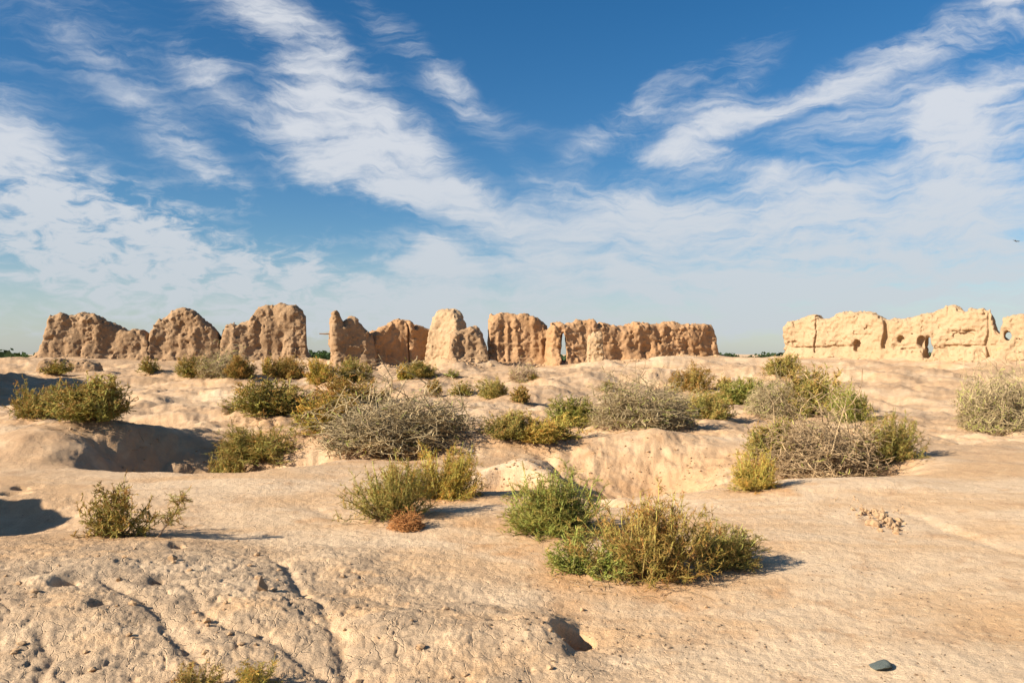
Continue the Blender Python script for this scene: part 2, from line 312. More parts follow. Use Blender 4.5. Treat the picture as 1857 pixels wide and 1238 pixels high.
BUSHES = [
 ('loose0',203,974,120,92,'s','loose grey-green bush at the edge of the dark shadow, beside a lone leaning sapling'),
 ('near0',706,945,142,100,'n','rust-tipped green bush with a ball of dry orange weed at its foot'),
 ('near1',796,908,128,88,'y','yellow-green bush growing at the lip of a small shaded pit'),
 ('near2',1008,972,176,112,'g','pale green bush with a few bare orange stems behind the biggest rusty bush'),
 ('loose1',1062,1052,165,92,'g','low sprawling green bush joined to the near flank of the biggest rusty bush'),
 ('near0',1180,1062,215,150,'r','biggest rusty-topped green bush on the open clay'),
 ('near1',1305,1026,150,72,'d','low dark bush trailing from the shaded side of the biggest rusty bush'),
 ('loose1',345,1262,90,62,'r','sparse reddish sprig at the foot of the cracked slope, farther from the stone'),
 ('loose0',462,1262,85,60,'y','sparse yellowish sprig at the foot of the cracked slope, below the upright stone'),
 ('near2',1370,890,84,66,'y','small bright yellow-green bush on the rim before the grey thorn tangle'),
 ('far0',1398,832,84,66,'d','dark green bush pressed against the grey thorn tangle, opposite the round-topped one'),
 ('near1',1626,845,114,88,'n','round-topped green bush on bare branching stems casting a sharp shadow'),
 ('far1',1545,765,66,58,'g','green bush at the open end of the long mixed thicket'),
 ('far2',1475,752,110,76,'d','tall dark green bush in the middle of the long mixed thicket'),
 ('far3',1352,735,105,46,'g','low bright green bush between two grey tangles of the thicket'),
 ('far0',1420,684,64,38,'n','green bush alone on the rise near the sunlit wall end'),
 ('far1',1258,710,74,42,'r','dark rusty bush standing alone behind the thicket'),
 ('far2',1046,776,86,52,'g','green bush at the near end of the long grey tangle'),
 ('far3',1288,760,86,46,'n','olive bush between the long grey tangle and the thicket'),
 ('far0',924,798,92,50,'n','rusty green bush, first of two side by side on the pale mound'),
 ('far1',994,806,112,50,'y','thin olive bush, second of two side by side on the pale mound'),
 ('far2',602,786,116,62,'y','bright green bush tucked against the big grey thorn tangle'),
 ('far3',632,738,136,50,'r','wide brownish bush behind the bright green one'),
 ('far0',580,697,60,42,'y','yellowish bush before the finger-like wall stump'),
 ('far1',640,692,66,38,'d','dark bush before the broken wall stump'),
 ('far2',488,753,136,60,'d','large dark green dome of bush alone on bare clay'),
 ('near2',466,850,158,76,'n','green bush growing out of the deep shaded pit',16.3),
 ('far3',408,852,66,30,'d','low olive bush beside the green one in the deep pit',16.0),
 ('far0',160,766,150,78,'d','large dark bush in the shadow, bigger of a joined pair'),
 ('far1',66,756,92,52,'n','smaller dark bush of the joined pair, farther from the pit'),
 ('tiny0',272,682,40,33,'n','small bush by itself before the broad rounded ruin'),
 ('far2',352,685,62,36,'n','olive bush at the outer end of the row before the dome-shaped ruin'),
 ('far0',438,685,52,36,'r','brownish bush in the row before the tall stepped ruin, beside the grey tangle'),
 ('tiny1',476,680,36,30,'y','small light bush in the row before the tall stepped ruin'),
 ('far3',514,688,72,38,'r','round rusty bush at the inner end of the row before the tall stepped ruin'),
 ('tiny0',98,684,50,30,'d','dark bush in front of the low fluted earth bank'),
 ('tiny1',722,690,42,30,'y','thin yellowish bush before the reddish brown wall'),
 ('far0',768,687,56,30,'d','dark bush before the pale tower stump'),
 ('tiny0',820,688,28,18,'g','little green tuft before the rough block'),
 ('tiny1',782,717,42,28,'r','rusty tuft, first of four in a line from the grey tangle toward the pale mound'),
 ('tiny0',833,719,42,27,'n','olive tuft, second of four in a line from the grey tangle'),
 ('far1',893,723,50,34,'d','dark green tuft, third and tallest of four in a line'),
 ('tiny1',949,730,50,29,'r','brown tuft, fourth of the line, nearest the pale mound'),
 ('tiny0',1098,710,32,20,'n','small olive tuft just behind the long grey tangle'),
 ('tiny1',1325,702,40,18,'p','thin pale tuft between the lone rusty bush and the thicket'),
 ('tiny0',966,690,22,14,'y','tiny tuft next to the straw-coloured bush under the square slab'),
 ('tiny1',655,633,1,1,'n',None)]
DRY = [('dry0',1500,862,215,112,'s','grey thorn tangle between a dark green bush and the round-topped bush'),
 ('dry1',1420,758,112,66,'n','grey thorn tangle inside the long mixed thicket'),
 ('dry1',1168,770,190,76,'n','long grey thorn tangle along the back of the bowl'),
 ('dry2',1826,776,128,98,'n','grey-brown thorn tangle alone on the smooth open slope'),
 ('dry0',715,822,290,108,'n','biggest grey thorn tangle, sprawling beside the bright green bush'),
 ('dry2',398,684,92,44,'n','greyish tangle in the row of bushes before the dome-shaped ruin'),
 ('dry2',950,690,54,30,'p','straw-coloured dry bush below the square wall slab'),
 ('dry1',414,752,28,20,'p','little dry tuft beside the large dark green dome'),
 ('dry2',1255,752,70,38,'n','grey tangle between the two olive bushes of the thicket')]
SPOTS = []
for r in BUSHES+DRY:
    if r[6]:
        d_ = ray(r[1], r[2]) if len(r) < 8 else r[7]; W_ = r[3]*d_/F; SPOTS.append((px2w(r[1], d_), d_+.22*W_, W_))
def make_ground():
    a = np.concatenate([np.linspace(-180, -56, 40, endpoint=False), np.linspace(-56, -35, 80, endpoint=False), np.linspace(-35, 35, 740, endpoint=False), np.linspace(35, 56, 80, endpoint=False), np.linspace(56, 180, 40, endpoint=False)])*math.pi/180
    r = np.concatenate([np.exp(np.linspace(math.log(.5), math.log(3.6), 30, endpoint=False)), np.exp(np.linspace(math.log(3.6), math.log(22), 410, endpoint=False)), np.exp(np.linspace(math.log(22), math.log(70), 130, endpoint=False)), np.exp(np.linspace(math.log(70), math.log(4000), 45))])
    A, Rr = np.meshgrid(a, r, indexing='ij'); X = (np.sin(A)*Rr).ravel(); Y = (np.cos(A)*Rr).ravel()
    Z, lit, fg = hfun(X, Y, True); na, nr = len(a), len(r); jit = 1+.9*fb2(X, Y, 2.2, 3, .6, 17.)
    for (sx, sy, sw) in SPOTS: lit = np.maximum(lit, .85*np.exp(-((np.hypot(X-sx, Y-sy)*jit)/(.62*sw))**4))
    V = np.stack([X, Y, Z], 1); V = np.vstack([V, [[0, 0, zat(0, 0)]]])
    I = np.arange(na)[:, None]; J = np.arange(nr-1)[None, :]; I2 = (I+1) % na
    Q = np.stack([I*nr+J, I*nr+J+1, I2*nr+J+1, I2*nr+J], -1).reshape(-1, 4)
    c = na*nr; i = np.arange(na); Tn = np.stack([np.full(na, c), i*nr, ((i+1) % na)*nr, ((i+1) % na)*nr], 1)
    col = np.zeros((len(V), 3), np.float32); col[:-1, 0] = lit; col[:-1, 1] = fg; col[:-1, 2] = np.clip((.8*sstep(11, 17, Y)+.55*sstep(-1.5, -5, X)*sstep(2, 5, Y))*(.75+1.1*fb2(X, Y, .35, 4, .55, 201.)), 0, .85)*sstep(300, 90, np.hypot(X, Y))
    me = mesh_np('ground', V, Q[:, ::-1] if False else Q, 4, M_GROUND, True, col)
    import bmesh
    bm = bmesh.new(); bm.from_mesh(me); bm.verts.ensure_lookup_table()
    for k in range(na): bm.faces.new((bm.verts[c], bm.verts[k*nr], bm.verts[((k+1) % na)*nr]))
    bmesh.ops.recalc_face_normals(bm, faces=bm.faces)
    bm.to_mesh(me); bm.free()
    n = np.zeros(len(me.polygons)*3, np.float32); me.polygons.foreach_get('normal', n)
    if n[2::3].mean() < 0: me.flip_normals()
    return tag(link('ground', me), kind='structure')
make_ground()

# ------------------------------------------------------------------ ruins: solid volumes skinned into one mesh each
def surface_net(S, o, h):
    nx, ny, nz = S.shape; neg = S < 0
    cnt = np.zeros((nx-1, ny-1, nz-1), np.float32); acc = np.zeros((nx-1, ny-1, nz-1, 3), np.float32)
    sl = lambda d: tuple(slice(k, k+n-1) for k, n in zip(d, (nx, ny, nz)))
    for ax in range(3):
        for b in (0, 1):
            for c in (0, 1):
                d0 = [0, 0, 0]; oth = [k for k in range(3) if k != ax]; d0[oth[0]] = b; d0[oth[1]] = c; d1 = list(d0); d1[ax] = 1
                A = S[sl(d0)]; B = S[sl(d1)]; m = (A < 0) != (B < 0); t = np.where(m, A/np.where(m, A-B, 1), 0)
                cnt += m
                for k in range(3): acc[..., k] += m*(t if k == ax else d0[k])
    act = cnt > 0; idx = np.full(act.shape, -1, np.int64); idx[act] = np.arange(act.sum())
    ijk = np.argwhere(act); V = (ijk+acc[act]/cnt[act][:, None]+0.)*h+np.array(o)
    Fs = []
    for ax in range(3):
        u, v = [(1, 2), (2, 0), (0, 1)][ax]
        lo = [slice(1, n-1) for n in (nx, ny, nz)]; lo[ax] = slice(0, (nx, ny, nz)[ax]-1); hi = list(lo); hi[ax] = slice(1, (nx, ny, nz)[ax])
        m = neg[tuple(lo)] != neg[tuple(hi)]; fl = neg[tuple(lo)][m]
        p = np.argwhere(m); p[:, u] += 1; p[:, v] += 1
        def q(a, b):
            w = p.copy(); w[:, u] -= a; w[:, v] -= b; return idx[w[:, 0], w[:, 1], w[:, 2]]
        f = np.stack([q(1, 1), q(0, 1), q(0, 0), q(1, 0)], 1); f[~fl] = f[~fl][:, ::-1]; Fs.append(f)
    return V, np.vstack(Fs)
def smax(a, b, k):
    h = np.clip(.5+.5*(a-b)/k, 0, 1); return b+(a-b)*h+k*h*(1-h)
def ruin(name, label, P0, P1, prof, thick, mat, seed, batter=.28, lump=1., flute=.10, pock=.65, holes=(), cuts=(), grooves=(), h=.072, bricks=None, crown=.22, shear=0.):
    """prof: (distance along the wall, height) pairs; holes: (s, z, half width, half height, through)"""
    P0 = np.array(P0, float); P1 = np.array(P1, float); L = np.linalg.norm(P1-P0); tx = (P1-P0)/L; ny = np.array([-tx[1], tx[0]])   # ny points away from the camera
    prof = np.array(prof); zb = min(hfun(np.linspace(P0[0], P1[0], 9)-ny[0]*thick*.5, np.linspace(P0[1], P1[1], 9)-ny[1]*thick*.5).min(), hfun(np.linspace(P0[0], P1[0], 9), np.linspace(P0[1], P1[1], 9)).min())-.45
    s = np.arange(prof[0, 0]-.7, prof[-1, 0]+.7, h); t = np.arange(-thick/2-batter*2.-.5, thick/2+batter*2.+.5, h); z = np.arange(zb, prof[:, 1].max()+.55, h)
    S, Tt, Z = np.meshgrid(s, t, z, indexing='ij'); S = S.astype(np.float32); Tt = Tt.astype(np.float32); Z = Z.astype(np.float32)
    o = seed*3.17
    Hs = np.interp(s, prof[:, 0], prof[:, 1]); gr = np.gradient(Hs, h)
    k = 1/np.sqrt(1+np.minimum(np.abs(gr), 1.8)**2)
    g0 = zb+.45; rel = np.clip((Z-g0)/3.2, 0, 1.2)
    wob = .35*vn2(S[:, :1, :1]*.8+o, S[:, :1, :1]*0+o)
    half = thick/2*(1-.30*rel)+batter*(1-np.clip((Z-g0)/1.0, 0, 1))**2
    dt = np.abs(Tt-wob)-half
    dz = (Z-Hs[:, None, None]-crown*.5+crown*(Tt/thick*2)**2*.5)*k[:, None, None]
    D = smax(smax(dt, dz, .38), np.maximum(prof[0, 0]-S, S-prof[-1, 0])+0*Z, .3)
    band = np.abs(D) < .75
    x, y, zz = S[band], Tt[band], Z[band]
    n = .27*fb3(x, y, zz, .75, 2, .5, o)+.13*lump*fb3(x, y, zz, 2.1, 2, .55, o+9)
    big = np.abs(fb3(x, y, zz, 3.3, 2, .5, o+5)); n = n+.09*lump*(big-.16)
    n = n+.13*fb3(x, y, zz, 6.5, 2, .7, o+2)+.17*lump*vn3(x*2.6+o, y*2.6, zz*.45)+.12*lump*np.abs(vn3(x*1.3+o, y*1.3, zz*.3+o))
    if flute: n = n+flute*(np.abs(vn3(x*1.9+o, y*1.9, zz*.22+o))-.15)+flute*.6*vn3(x*4.2, y*4.2+o, zz*.4)
    pk = vn3(x*5.2+o, y*5.2, zz*5.2); n = n+pock*.55*np.clip(pk-.27, 0, 1)
    pk = vn3(x*2.6+o*2, y*2.6, zz*2.6+3); n = n+pock*.8*np.clip(pk-.33, 0, 1)
    n = n+.10*np.clip(vn3(x*.9, y*.9+o, zz*6.5), 0, .5)          # traces of brick courses
    for (gz, s0, s1, dep) in grooves:
        wv = gz+.10*vn2(x*1.1+o, x*0+gz); n = n+dep*np.exp(-((zz-wv)/.055)**2)*(x > s0)*(x < s1)*(y < wob.mean())*np.clip(1.3+2.2*vn2(x*1.7, x*0+o), 0, 1)
    if bricks:
        s0, s1, z0, z1 = bricks; row = np.floor((zz-z0)/.13); fz = np.abs((zz-z0)/.13-row-.5); fs = np.abs(((x-s0)/.34+.5*(row % 2)) % 1-.5)
        n = n+.07*((fz > .38) | (fs > .43))*(x > s0)*(x < s1)*(zz > z0)*(zz < z1)
    D[band] += n
    for (hs, hz, hw, hh, mode) in holes:
        e = (np.sqrt(((S-shear*Tt-hs)/hw)**2+((Z-hz)/hh)**2)-1)*min(hw, hh)+.17*fb3(S, Tt, Z, 2.6, 2, .5, o+3)
        if mode < 1: e = np.maximum(e, Tt-(-thick/2+mode*thick))
        D = np.maximum(D, -e)
    for (cs, w, z0, dep) in cuts:                                   # vertical gully in the near face
        ww = cs+.12*vn2(Z*1.3+o, Z*0); e = np.maximum(np.abs(S-ww)-w*(.6+.8*(vn3(S*0+o, Tt*0, Z*1.5)+.5)), np.maximum(z0-Z, Tt+thick/2-dep)); D = np.maximum(D, -e)
    solid = D < 0; reach = solid.copy(); reach[:, :, 4:] = False        # drop crumbs that hang in the air
    for _ in range(3):
        for rngk in (range(1, D.shape[2]), range(D.shape[2]-2, -1, -1)):
            st_ = 1 if rngk.step == 1 else -1
            for k_ in rngk:
                r_ = reach[:, :, k_-st_] | reach[:, :, k_]
                for _q in range(3): r_ = r_ | np.roll(r_, 1, 0) | np.roll(r_, -1, 0) | np.roll(r_, 1, 1) | np.roll(r_, -1, 1); r_ &= solid[:, :, k_]
                reach[:, :, k_] = r_
    D[solid & ~reach] = .05
    D[0] = D[-1] = 1; D[:, 0] = D[:, -1] = 1; D[:, :, 0] = 1; D[:, :, -1] = 1
    V, Fq = surface_net(D, (s[0], t[0], z[0]), h)
    base = np.array([P0[0], P0[1], 0.]); W = np.stack([V[:, 0]*tx[0]+V[:, 1]*ny[0], V[:, 0]*tx[1]+V[:, 1]*ny[1], V[:, 2]-g0], 1)
    me = mesh_np(name, W, Fq, 4, mat, True)
    n = np.zeros(len(me.polygons)*3, np.float32); me.polygons.foreach_get('normal', n)
    c = np.zeros(len(me.polygons)*3, np.float32); me.polygons.foreach_get('center', c)
    up = c[2::3] > np.percentile(c[2::3], 97)
    if n[2::3][up].mean() < 0: me.flip_normals()
    ob = link(name, me, None, (base[0], base[1], g0))
    return tag(ob, label, 'ruin', 'ruined mudbrick walls of the old fortress')
def pxwall(d0, px0, d1, px1, prof):
    P0 = np.array([px2w(px0, d0), d0]); P1 = np.array([px2w(px1, d1), d1]); D = P1-P0; L = np.linalg.norm(D); out = []
    for px, py in prof:
        u = (px-CX)/F; a = (u*P0[1]-P0[0])/(D[0]-u*D[1]); y = P0[1]+a*D[1]; out.append((a*L, EYE-(py-HY)/F*y))
    return P0, P1, out
def pxs(P0, P1, px, py):
    D = P1-P0; L = np.linalg.norm(D); u = (px-CX)/F; a = (u*P0[1]-P0[0])/(D[0]-u*D[1]); return a*L, EYE-(py-HY)/F*(P0[1]+a*D[1])
RN = 'mudbrick_ruin'
P = pxwall(51, 62, 52.6, 275, [(60,655),(70,645),(80,634),(86,615),(91,588),(97,574),(112,570),(150,569),(176,573),(200,584),(228,598),(236,605),(243,600),(262,603),(273,612),(277,640)])
ruin(RN, 'broad rounded mudbrick ruin sloping down to a low shoulder, earth spilling at its outer foot', *P, 2.3, M_MUD, 1, lump=1.1)
P = pxwall(52.6, 270, 53.6, 404, [(272,640),(277,606),(284,590),(303,573),(315,566),(335,563),(355,567),(373,584),(390,596),(399,606),(405,640)])
ruin(RN, 'dome-shaped lumpy mudbrick ruin between the broad rounded one and the tall stepped one', *P, 2.4, M_MUD, 2, lump=1.1)
P = pxwall(53.6, 398, 55, 565, [(400,640),(403,602),(411,593),(450,585),(460,576),(469,562),(480,555),(510,553),(535,557),(549,567),(555,578),(556,625),(561,640),(569,650)])
B0, _ = pxs(P[0], P[1], 507, 650), 0
ruin(RN, 'tallest lumpy mudbrick ruin with a lower step on one side and straight outer edge', *P, 2.3, M_MUD, 3, lump=1., bricks=(B0[0], B0[0]+1.7, B0[1], B0[1]+.8))
P = pxwall(47.5, 597, 48.6, 680, [(597,650),(597.5,575),(601,569),(612,570),(617,580),(622,592),(627,583),(633,580),(641,581),(650,591),(667,602),(673,608),(681,640)])
wd = ruin(RN, 'broken wall stump with a thin upright finger at its end and a timber sticking out', *P, 1.5, M_MUD, 4, lump=.8)
P = pxwall(49, 670, 51.5, 789, [(668,625),(674,606),(690,597),(703,592),(707,585),(722,583),(735,584),(742,592),(746,600),(751,591),(765,596),(783,603),(789,606),(792,640)])
ruin(RN, 'reddish brown eroded wall with a vertical crack, ending at the pale tower', *P, 1.5, M_RED, 5, lump=.9, flute=.12, cuts=((pxs(P[0], P[1], 732, 650)[0], .05, 1., .35),))
P = pxwall(50.5, 784, 49.3, 844, [(784,650),(786,612),(791,578),(797,569),(812,567),(825,566),(832,571),(839,582),(842,600),(845,640)])
ruin(RN, 'pale smooth-faced tower stump standing highest between the reddish wall and the rough block', *P, 1.7, M_PALE, 6, lump=.42, flute=.05, pock=.8, batter=.15)
P = pxwall(47.6, 816, 47.9, 885, [(814,640),(816,612),(822,604),(838,599),(862,597),(870,604),(878,618),(884,640),(888,652)])
ruin(RN, 'low rough crumbling block leaning against the front of the pale tower', *P, 1.7, M_MUD, 7, lump=1.1)
P = pxwall(50.6, 885, 51.4, 996, [(884,640),(886,588),(892,577),(910,573),(940,573),(965,576),(984,583),(991,592),(996,600),(998,640)])
ruin(RN, 'tall square wall slab with dripping fluted face, shadow of the rough block across it', *P, 1.5, M_RED, 8, lump=.9, flute=.22)
P = pxwall(50, 993, 53.5, 1296, [(992,640),(994,600),(998,587),(1012,584),(1022,590),(1030,586),(1045,580),(1060,581),(1075,587),(1083,594),(1090,590),(1110,591),(1140,593),(1160,588),(1200,588),(1240,590),(1270,589),(1289,590),(1293,605),(1296,625),(1302,642)])
hs, hz = pxs(P[0], P[1], 1022, 632)
ruin(RN, 'long low level-topped wall with a narrow doorway slit at one end', *P, 1.4, M_RED, 9, lump=1.05, flute=.12, holes=((hs, hz, .2, 1.15, 1.),), shear=.42)
P = pxwall(46.3, 1064, 46.3, 1095, [(1064,645),(1065,618),(1068,609),(1076,604),(1087,605),(1093,612),(1094,645)])
pil = ruin('mud_pillar', 'small knob-headed mud pillar on its own earth mound before the long wall', *P, .95, M_PALE, 10, lump=.6, batter=.1, h=.05)
pil['category'] = 'pillar'
P = pxwall(56, 1424, 46.9, 1820, [(1424,645),(1425,598),(1431,588),(1450,580),(1470,572),(1486,571),(1492,578),(1505,579),(1515,577),(1530,572),(1560,568),(1585,569),(1600,576),(1610,580),(1640,580),(1660,573),(1690,569),(1710,564),(1724,557),(1736,558),(1745,566),(1755,571),(1762,565),(1775,567),(1786,565),(1797,571),(1804,585),(1810,603),(1817,611),(1824,618)])
q = lambda px, py: pxs(P[0], P[1], px, py)
H1 = q(1561, 626); H2 = q(1688, 627); H3 = q(1750, 609); G1 = q(1440, 629)[0]; G2 = q(1560, 629)[0]; G3 = q(1640, 633); G4 = q(1800, 628)
ruin(RN, 'long sunlit pale wall with arched hole showing the sky and small niche', *P, 1.5, M_PALE, 11, lump=.5, flute=.10, pock=1.25,
     holes=((H1[0], H1[1], .24, .36, .4), (H2[0], H2[1]-.05, .25, .68, 1.), (H2[0]-.28, H2[1]+.2, .25, .38, .3), (H3[0], H3[1], .55, .26, .22), (q(1447, 622)[0], q(1447, 622)[1], .16, .16, .25), (q(1640, 616)[0], q(1640, 616)[1], .2, .22, .25)),
     cuts=((q(1486, 600)[0], .05, 1.9, .35), (q(1613, 600)[0], .2, 2.2, .38), (q(1797, 600)[0], .12, 1.6, .4)),
     grooves=((H1[1]-.1, G1, G2, .2), (G3[1], G3[0], G4[0]-2.2, .18), (G4[1], G4[0]-2.5, G4[0]+1, .2), (H3[1]+.3, H3[0]-.6, H3[0]+.7, .22)), h=.066)
P = pxwall(46.6, 1811, 44.6, 1935, [(1806,618),(1811,610),(1815,600),(1819,582),(1830,575),(1857,573),(1890,575),(1915,584),(1932,610),(1936,645)])
H4 = pxs(P[0], P[1], 1829, 609)
ruin(RN, 'pale wall end with a small round window hole, beyond a notch in the sunlit wall', *P, 1.4, M_PALE, 12, lump=.5, flute=.08, pock=1.2, holes=((H4[0], H4[1], .2, .27, 1.), (H4[0]-.2, H4[1], .3, .38, .3)), h=.066)
P = pxwall(40, 68, 41, 190, [(66,684),(72,659),(85,653),(110,654),(128,661),(150,660),(180,667),(192,680)])
ruin(RN, 'low fluted bank of crumbling earth with a dark bush in front', *P, 1.2, M_MUD, 13, lump=.6, flute=.15, h=.055)['category'] = 'bank'
# two ruins past the picture's edge, known by their shadows
ruin(RN, 'tall mudbrick wall whose shadow falls beyond the dark bushes', (-33, 37.5), (-20.3, 26.6), [(-.2, 1), (.3, 3.6), (3, 4.3), (7, 3.9), (11, 4.4), (15, 4.2), (16.3, 3.6), (16.8, 1)], 1.8, M_MUD, 14, h=.09)
ruin(RN, 'short mudbrick stump whose shadow reaches the loose grey-green bush', (-10.5, 9.2), (-9.8, 4.9), [(-.1, .5), (.3, 2.0), (1.4, 2.5), (3.0, 2.35), (4.0, 1.7), (4.4, .3)], 1.3, M_MUD, 15, h=.07)

def tube_mesh(name, segs, mat, sides=5):
    V = []; Fq = []
    for (p, q_, r0, r1) in segs:
        p = np.array(p, float); q_ = np.array(q_, float); d = q_-p; d /= np.linalg.norm(d); a = np.cross(d, [.3, .5, .81]); a /= np.linalg.norm(a); b = np.cross(d, a); o = len(V)
        for k in range(sides):
            an = 2*math.pi*k/sides; V.append(p+r0*(a*math.cos(an)+b*math.sin(an)))
        for k in range(sides):
            an = 2*math.pi*k/sides; V.append(q_+r1*(a*math.cos(an)+b*math.sin(an)))
        for k in range(sides): Fq.append((o+k, o+(k+1) % sides, o+sides+(k+1) % sides, o+sides+k))
    return mesh_np(name, V, Fq, 4, mat, True)
bz = EYE-(605-HY)/F*47.5
bm_ = link('timber', tube_mesh('timber', [((px2w(606, 47.6), 47.6, bz+.02), (px2w(590, 47.4), 47.4, bz-.01), .05, .045), ((px2w(590, 47.4), 47.4, bz-.01), (px2w(579, 47.3), 47.3, bz+.0), .045, .035)], M_TIMBER))
bm_.parent = wd; bm_.matrix_parent_inverse = wd.matrix_world.inverted(); bm_.location = -wd.location; bm_.matrix_parent_inverse.identity()

# ------------------------------------------------------------------ shrubs
def prisms(p0, p1, r0, r1, c0, c1):
    d = p1-p0; d /= np.linalg.norm(d, axis=1)[:, None]+1e-9; a = np.cross(d, np.array([.31, .52, .79])); a /= np.linalg.norm(a, axis=1)[:, None]+1e-9; b = np.cross(d, a); V = []; C = []
    for (p, r, c) in ((p0, r0, c0), (p1, r1, c1)):
        for k in range(3):
            an = 2.0944*k; V.append(p+(a*math.cos(an)+b*math.sin(an))*r[:, None]); C.append(c)
    V = np.stack(V, 1).reshape(-1, 3); C = np.stack(C, 1).reshape(-1, 3); n = len(p0); o = np.arange(n)[:, None]*6
    Fq = np.concatenate([o+np.array([[k, (k+1) % 3, 3+(k+1) % 3, 3+k]]) for k in range(3)], 1).reshape(-1, 4)
    return V, Fq, C
def cones(p0, p1, r0, c0, c1):
    d = p1-p0; d /= np.linalg.norm(d, axis=1)[:, None]+1e-9; a = np.cross(d, np.array([.31, .52, .79])); a /= np.linalg.norm(a, axis=1)[:, None]+1e-9; b = np.cross(d, a)
    V = np.stack([p0+(a*math.cos(2.0944*k)+b*math.sin(2.0944*k))*r0[:, None] for k in range(3)]+[p1], 1).reshape(-1, 3); C = np.stack([c0, c0, c0, c1], 1).reshape(-1, 3); o = np.arange(len(p0))[:, None]*4
    return V, np.concatenate([o+np.array([[k, (k+1) % 3, 3]]) for k in range(3)], 1).reshape(-1, 3), C
def unit(v): return v/(np.linalg.norm(v, axis=-1, keepdims=True)+1e-9)
GREEN = np.array([.315, .305, .082]); YEL = np.array([.50, .43, .14]); RUST = np.array([.47, .27, .10]); BARK = np.array([.20, .135, .08]); GREY = np.array([.30, .215, .128]); STRAW = np.array([.40, .30, .175])
def shrub_mesh(seed, nmain=90, nside=11, ntwig=6, rust=.35, tw=.0042, lobes=5, flatness=.75, leafy=1.):
    g = np.random.default_rng(seed)
    lob = np.stack([g.uniform(-.30, .30, lobes), g.uniform(-.28, .28, lobes), np.zeros(lobes)], 1); lh = g.uniform(.72, 1.1, lobes); lr = g.uniform(.22, .36, lobes)
    which = g.integers(0, lobes, nmain); th = g.uniform(0, 2*math.pi, nmain); ph = np.arccos(g.uniform(.02, 1, nmain)**.8)
    dirv = np.stack([np.cos(th)*np.sin(ph), np.sin(th)*np.sin(ph), np.cos(ph)*1.], 1)
    tip = lob[which]*1.0+dirv*np.stack([lr[which], lr[which], lh[which]*flatness*.9], 1)*g.uniform(.72, 1.08, (nmain, 1))
    tip[:, 2] = np.maximum(tip[:, 2], .03+.08*g.random(nmain))
    base = lob[which]*.22+g.normal(0, .025, (nmain, 3)); base[:, 2] = -.02
    mid = base*.5+tip*.5+np.stack([tip[:, 0]*.12, tip[:, 1]*.12, -.04+.05*g.random(nmain)], 1)+g.normal(0, .02, (nmain, 3))
    K = 6; ts = np.linspace(0, 1, K+1); cur = np.stack([(1-t)**2*base+2*t*(1-t)*mid+t*t*tip for t in ts], 1); cur[:, 1:-1] += g.normal(0, .010, (nmain, K-1, 3))
    rr = (.011-.0075*ts)[None, :]*g.uniform(.7, 1.2, (nmain, 1))
    bp0 = cur[:, :-1].reshape(-1, 3); bp1 = cur[:, 1:].reshape(-1, 3); br0 = rr[:, :-1].ravel()*.8; br1 = rr[:, 1:].ravel()*.8
    kk = np.tile(ts[:-1], nmain)[:, None]; bc = BARK*(1-kk)+GREEN*1.15*kk
    tone = g.normal(0, .13, nmain); rs = np.clip(g.normal(rust, .30, nmain), 0, 1)
    # side twigs
    i = np.repeat(np.arange(nmain), nside); t = g.uniform(.22, 1, len(i))**.8; k = np.minimum((t*K).astype(int), K-1); f = t*K-k
    p = cur[i, k]*(1-f)[:, None]+cur[i, k+1]*f[:, None]; ax = unit(cur[i, k+1]-cur[i, k])
    dr = unit(ax*.40+unit(g.normal(0, 1, (len(i), 3)))*.95+np.array([0, 0, .12])); ln = g.uniform(.06, .14, len(i))*(1.15-.4*t)
    m = p+dr*ln[:, None]*.55+g.normal(0, .006, p.shape); e = m+unit(dr+g.normal(0, .35, dr.shape)+np.array([0, 0, .15]))*ln[:, None]*.5
    cz = np.clip(rs[i]*.55+.75*np.clip(t-.45, 0, 1)*(rust > .05)+g.normal(0, .15, len(i)), 0, 1)[:, None]
    ct = (GREEN*(1-cz)+RUST*cz)*(1+tone[i]+g.normal(0, .12, len(i)))[:, None]
    yl = (g.random(len(i)) < .16)[:, None]; ct = np.where(yl, ct*.4+YEL*.6, ct)
    P0 = [p, m]; P1 = [m, e]; R0 = [np.full(len(i), tw*1.15), np.full(len(i), tw)]; R1 = [np.full(len(i), tw), np.full(len(i), tw*.6)]; CC0 = [ct*.9, ct]; CC1 = [ct, ct]
    # thorns and leaflets on every twig
    j = np.repeat(np.arange(len(i)), ntwig); u = g.uniform(.1, 1, len(j))[:, None]; q = np.where(u < .55, p[j]+(m[j]-p[j])*u/.55, m[j]+(e[j]-m[j])*(u-.55)/.45)
    dd = unit(dr[j]*.5+unit(g.normal(0, 1, (len(j), 3)))*.95+np.array([0, 0, .12])); l2 = g.uniform(.014, .042, len(j))*leafy
    cj = ct[j]*(1+g.normal(0, .2, len(j)))[:, None]; rj = (g.random(len(j)) < rust*.45*(.4+t[j]))[:, None]; cj = np.where(rj, RUST*1.1, cj)
    a = prisms(bp0, bp1, br0, br1, bc, bc)
    b = prisms(*[np.concatenate(v) for v in (P0, P1, R0, R1, CC0, CC1)])
    t_ = cones(q, q+dd*l2[:, None]*1.15, np.full(len(j), tw*1.15), cj, cj*1.08); nb = len(b[0])
    V_ = np.vstack([b[0], t_[0]]); V_[:, 2] = np.maximum(V_[:, 2], -.01); F_ = np.vstack([b[1][:, [0, 1, 2]], b[1][:, [0, 2, 3]], t_[1]+nb])
    return mesh_np('branches', a[0], a[1], 4, M_WOOD, False, a[2]), mesh_np('foliage', V_, F_, 3, M_LEAF, False, np.clip(np.vstack([b[2], t_[2]]), .01, 1))
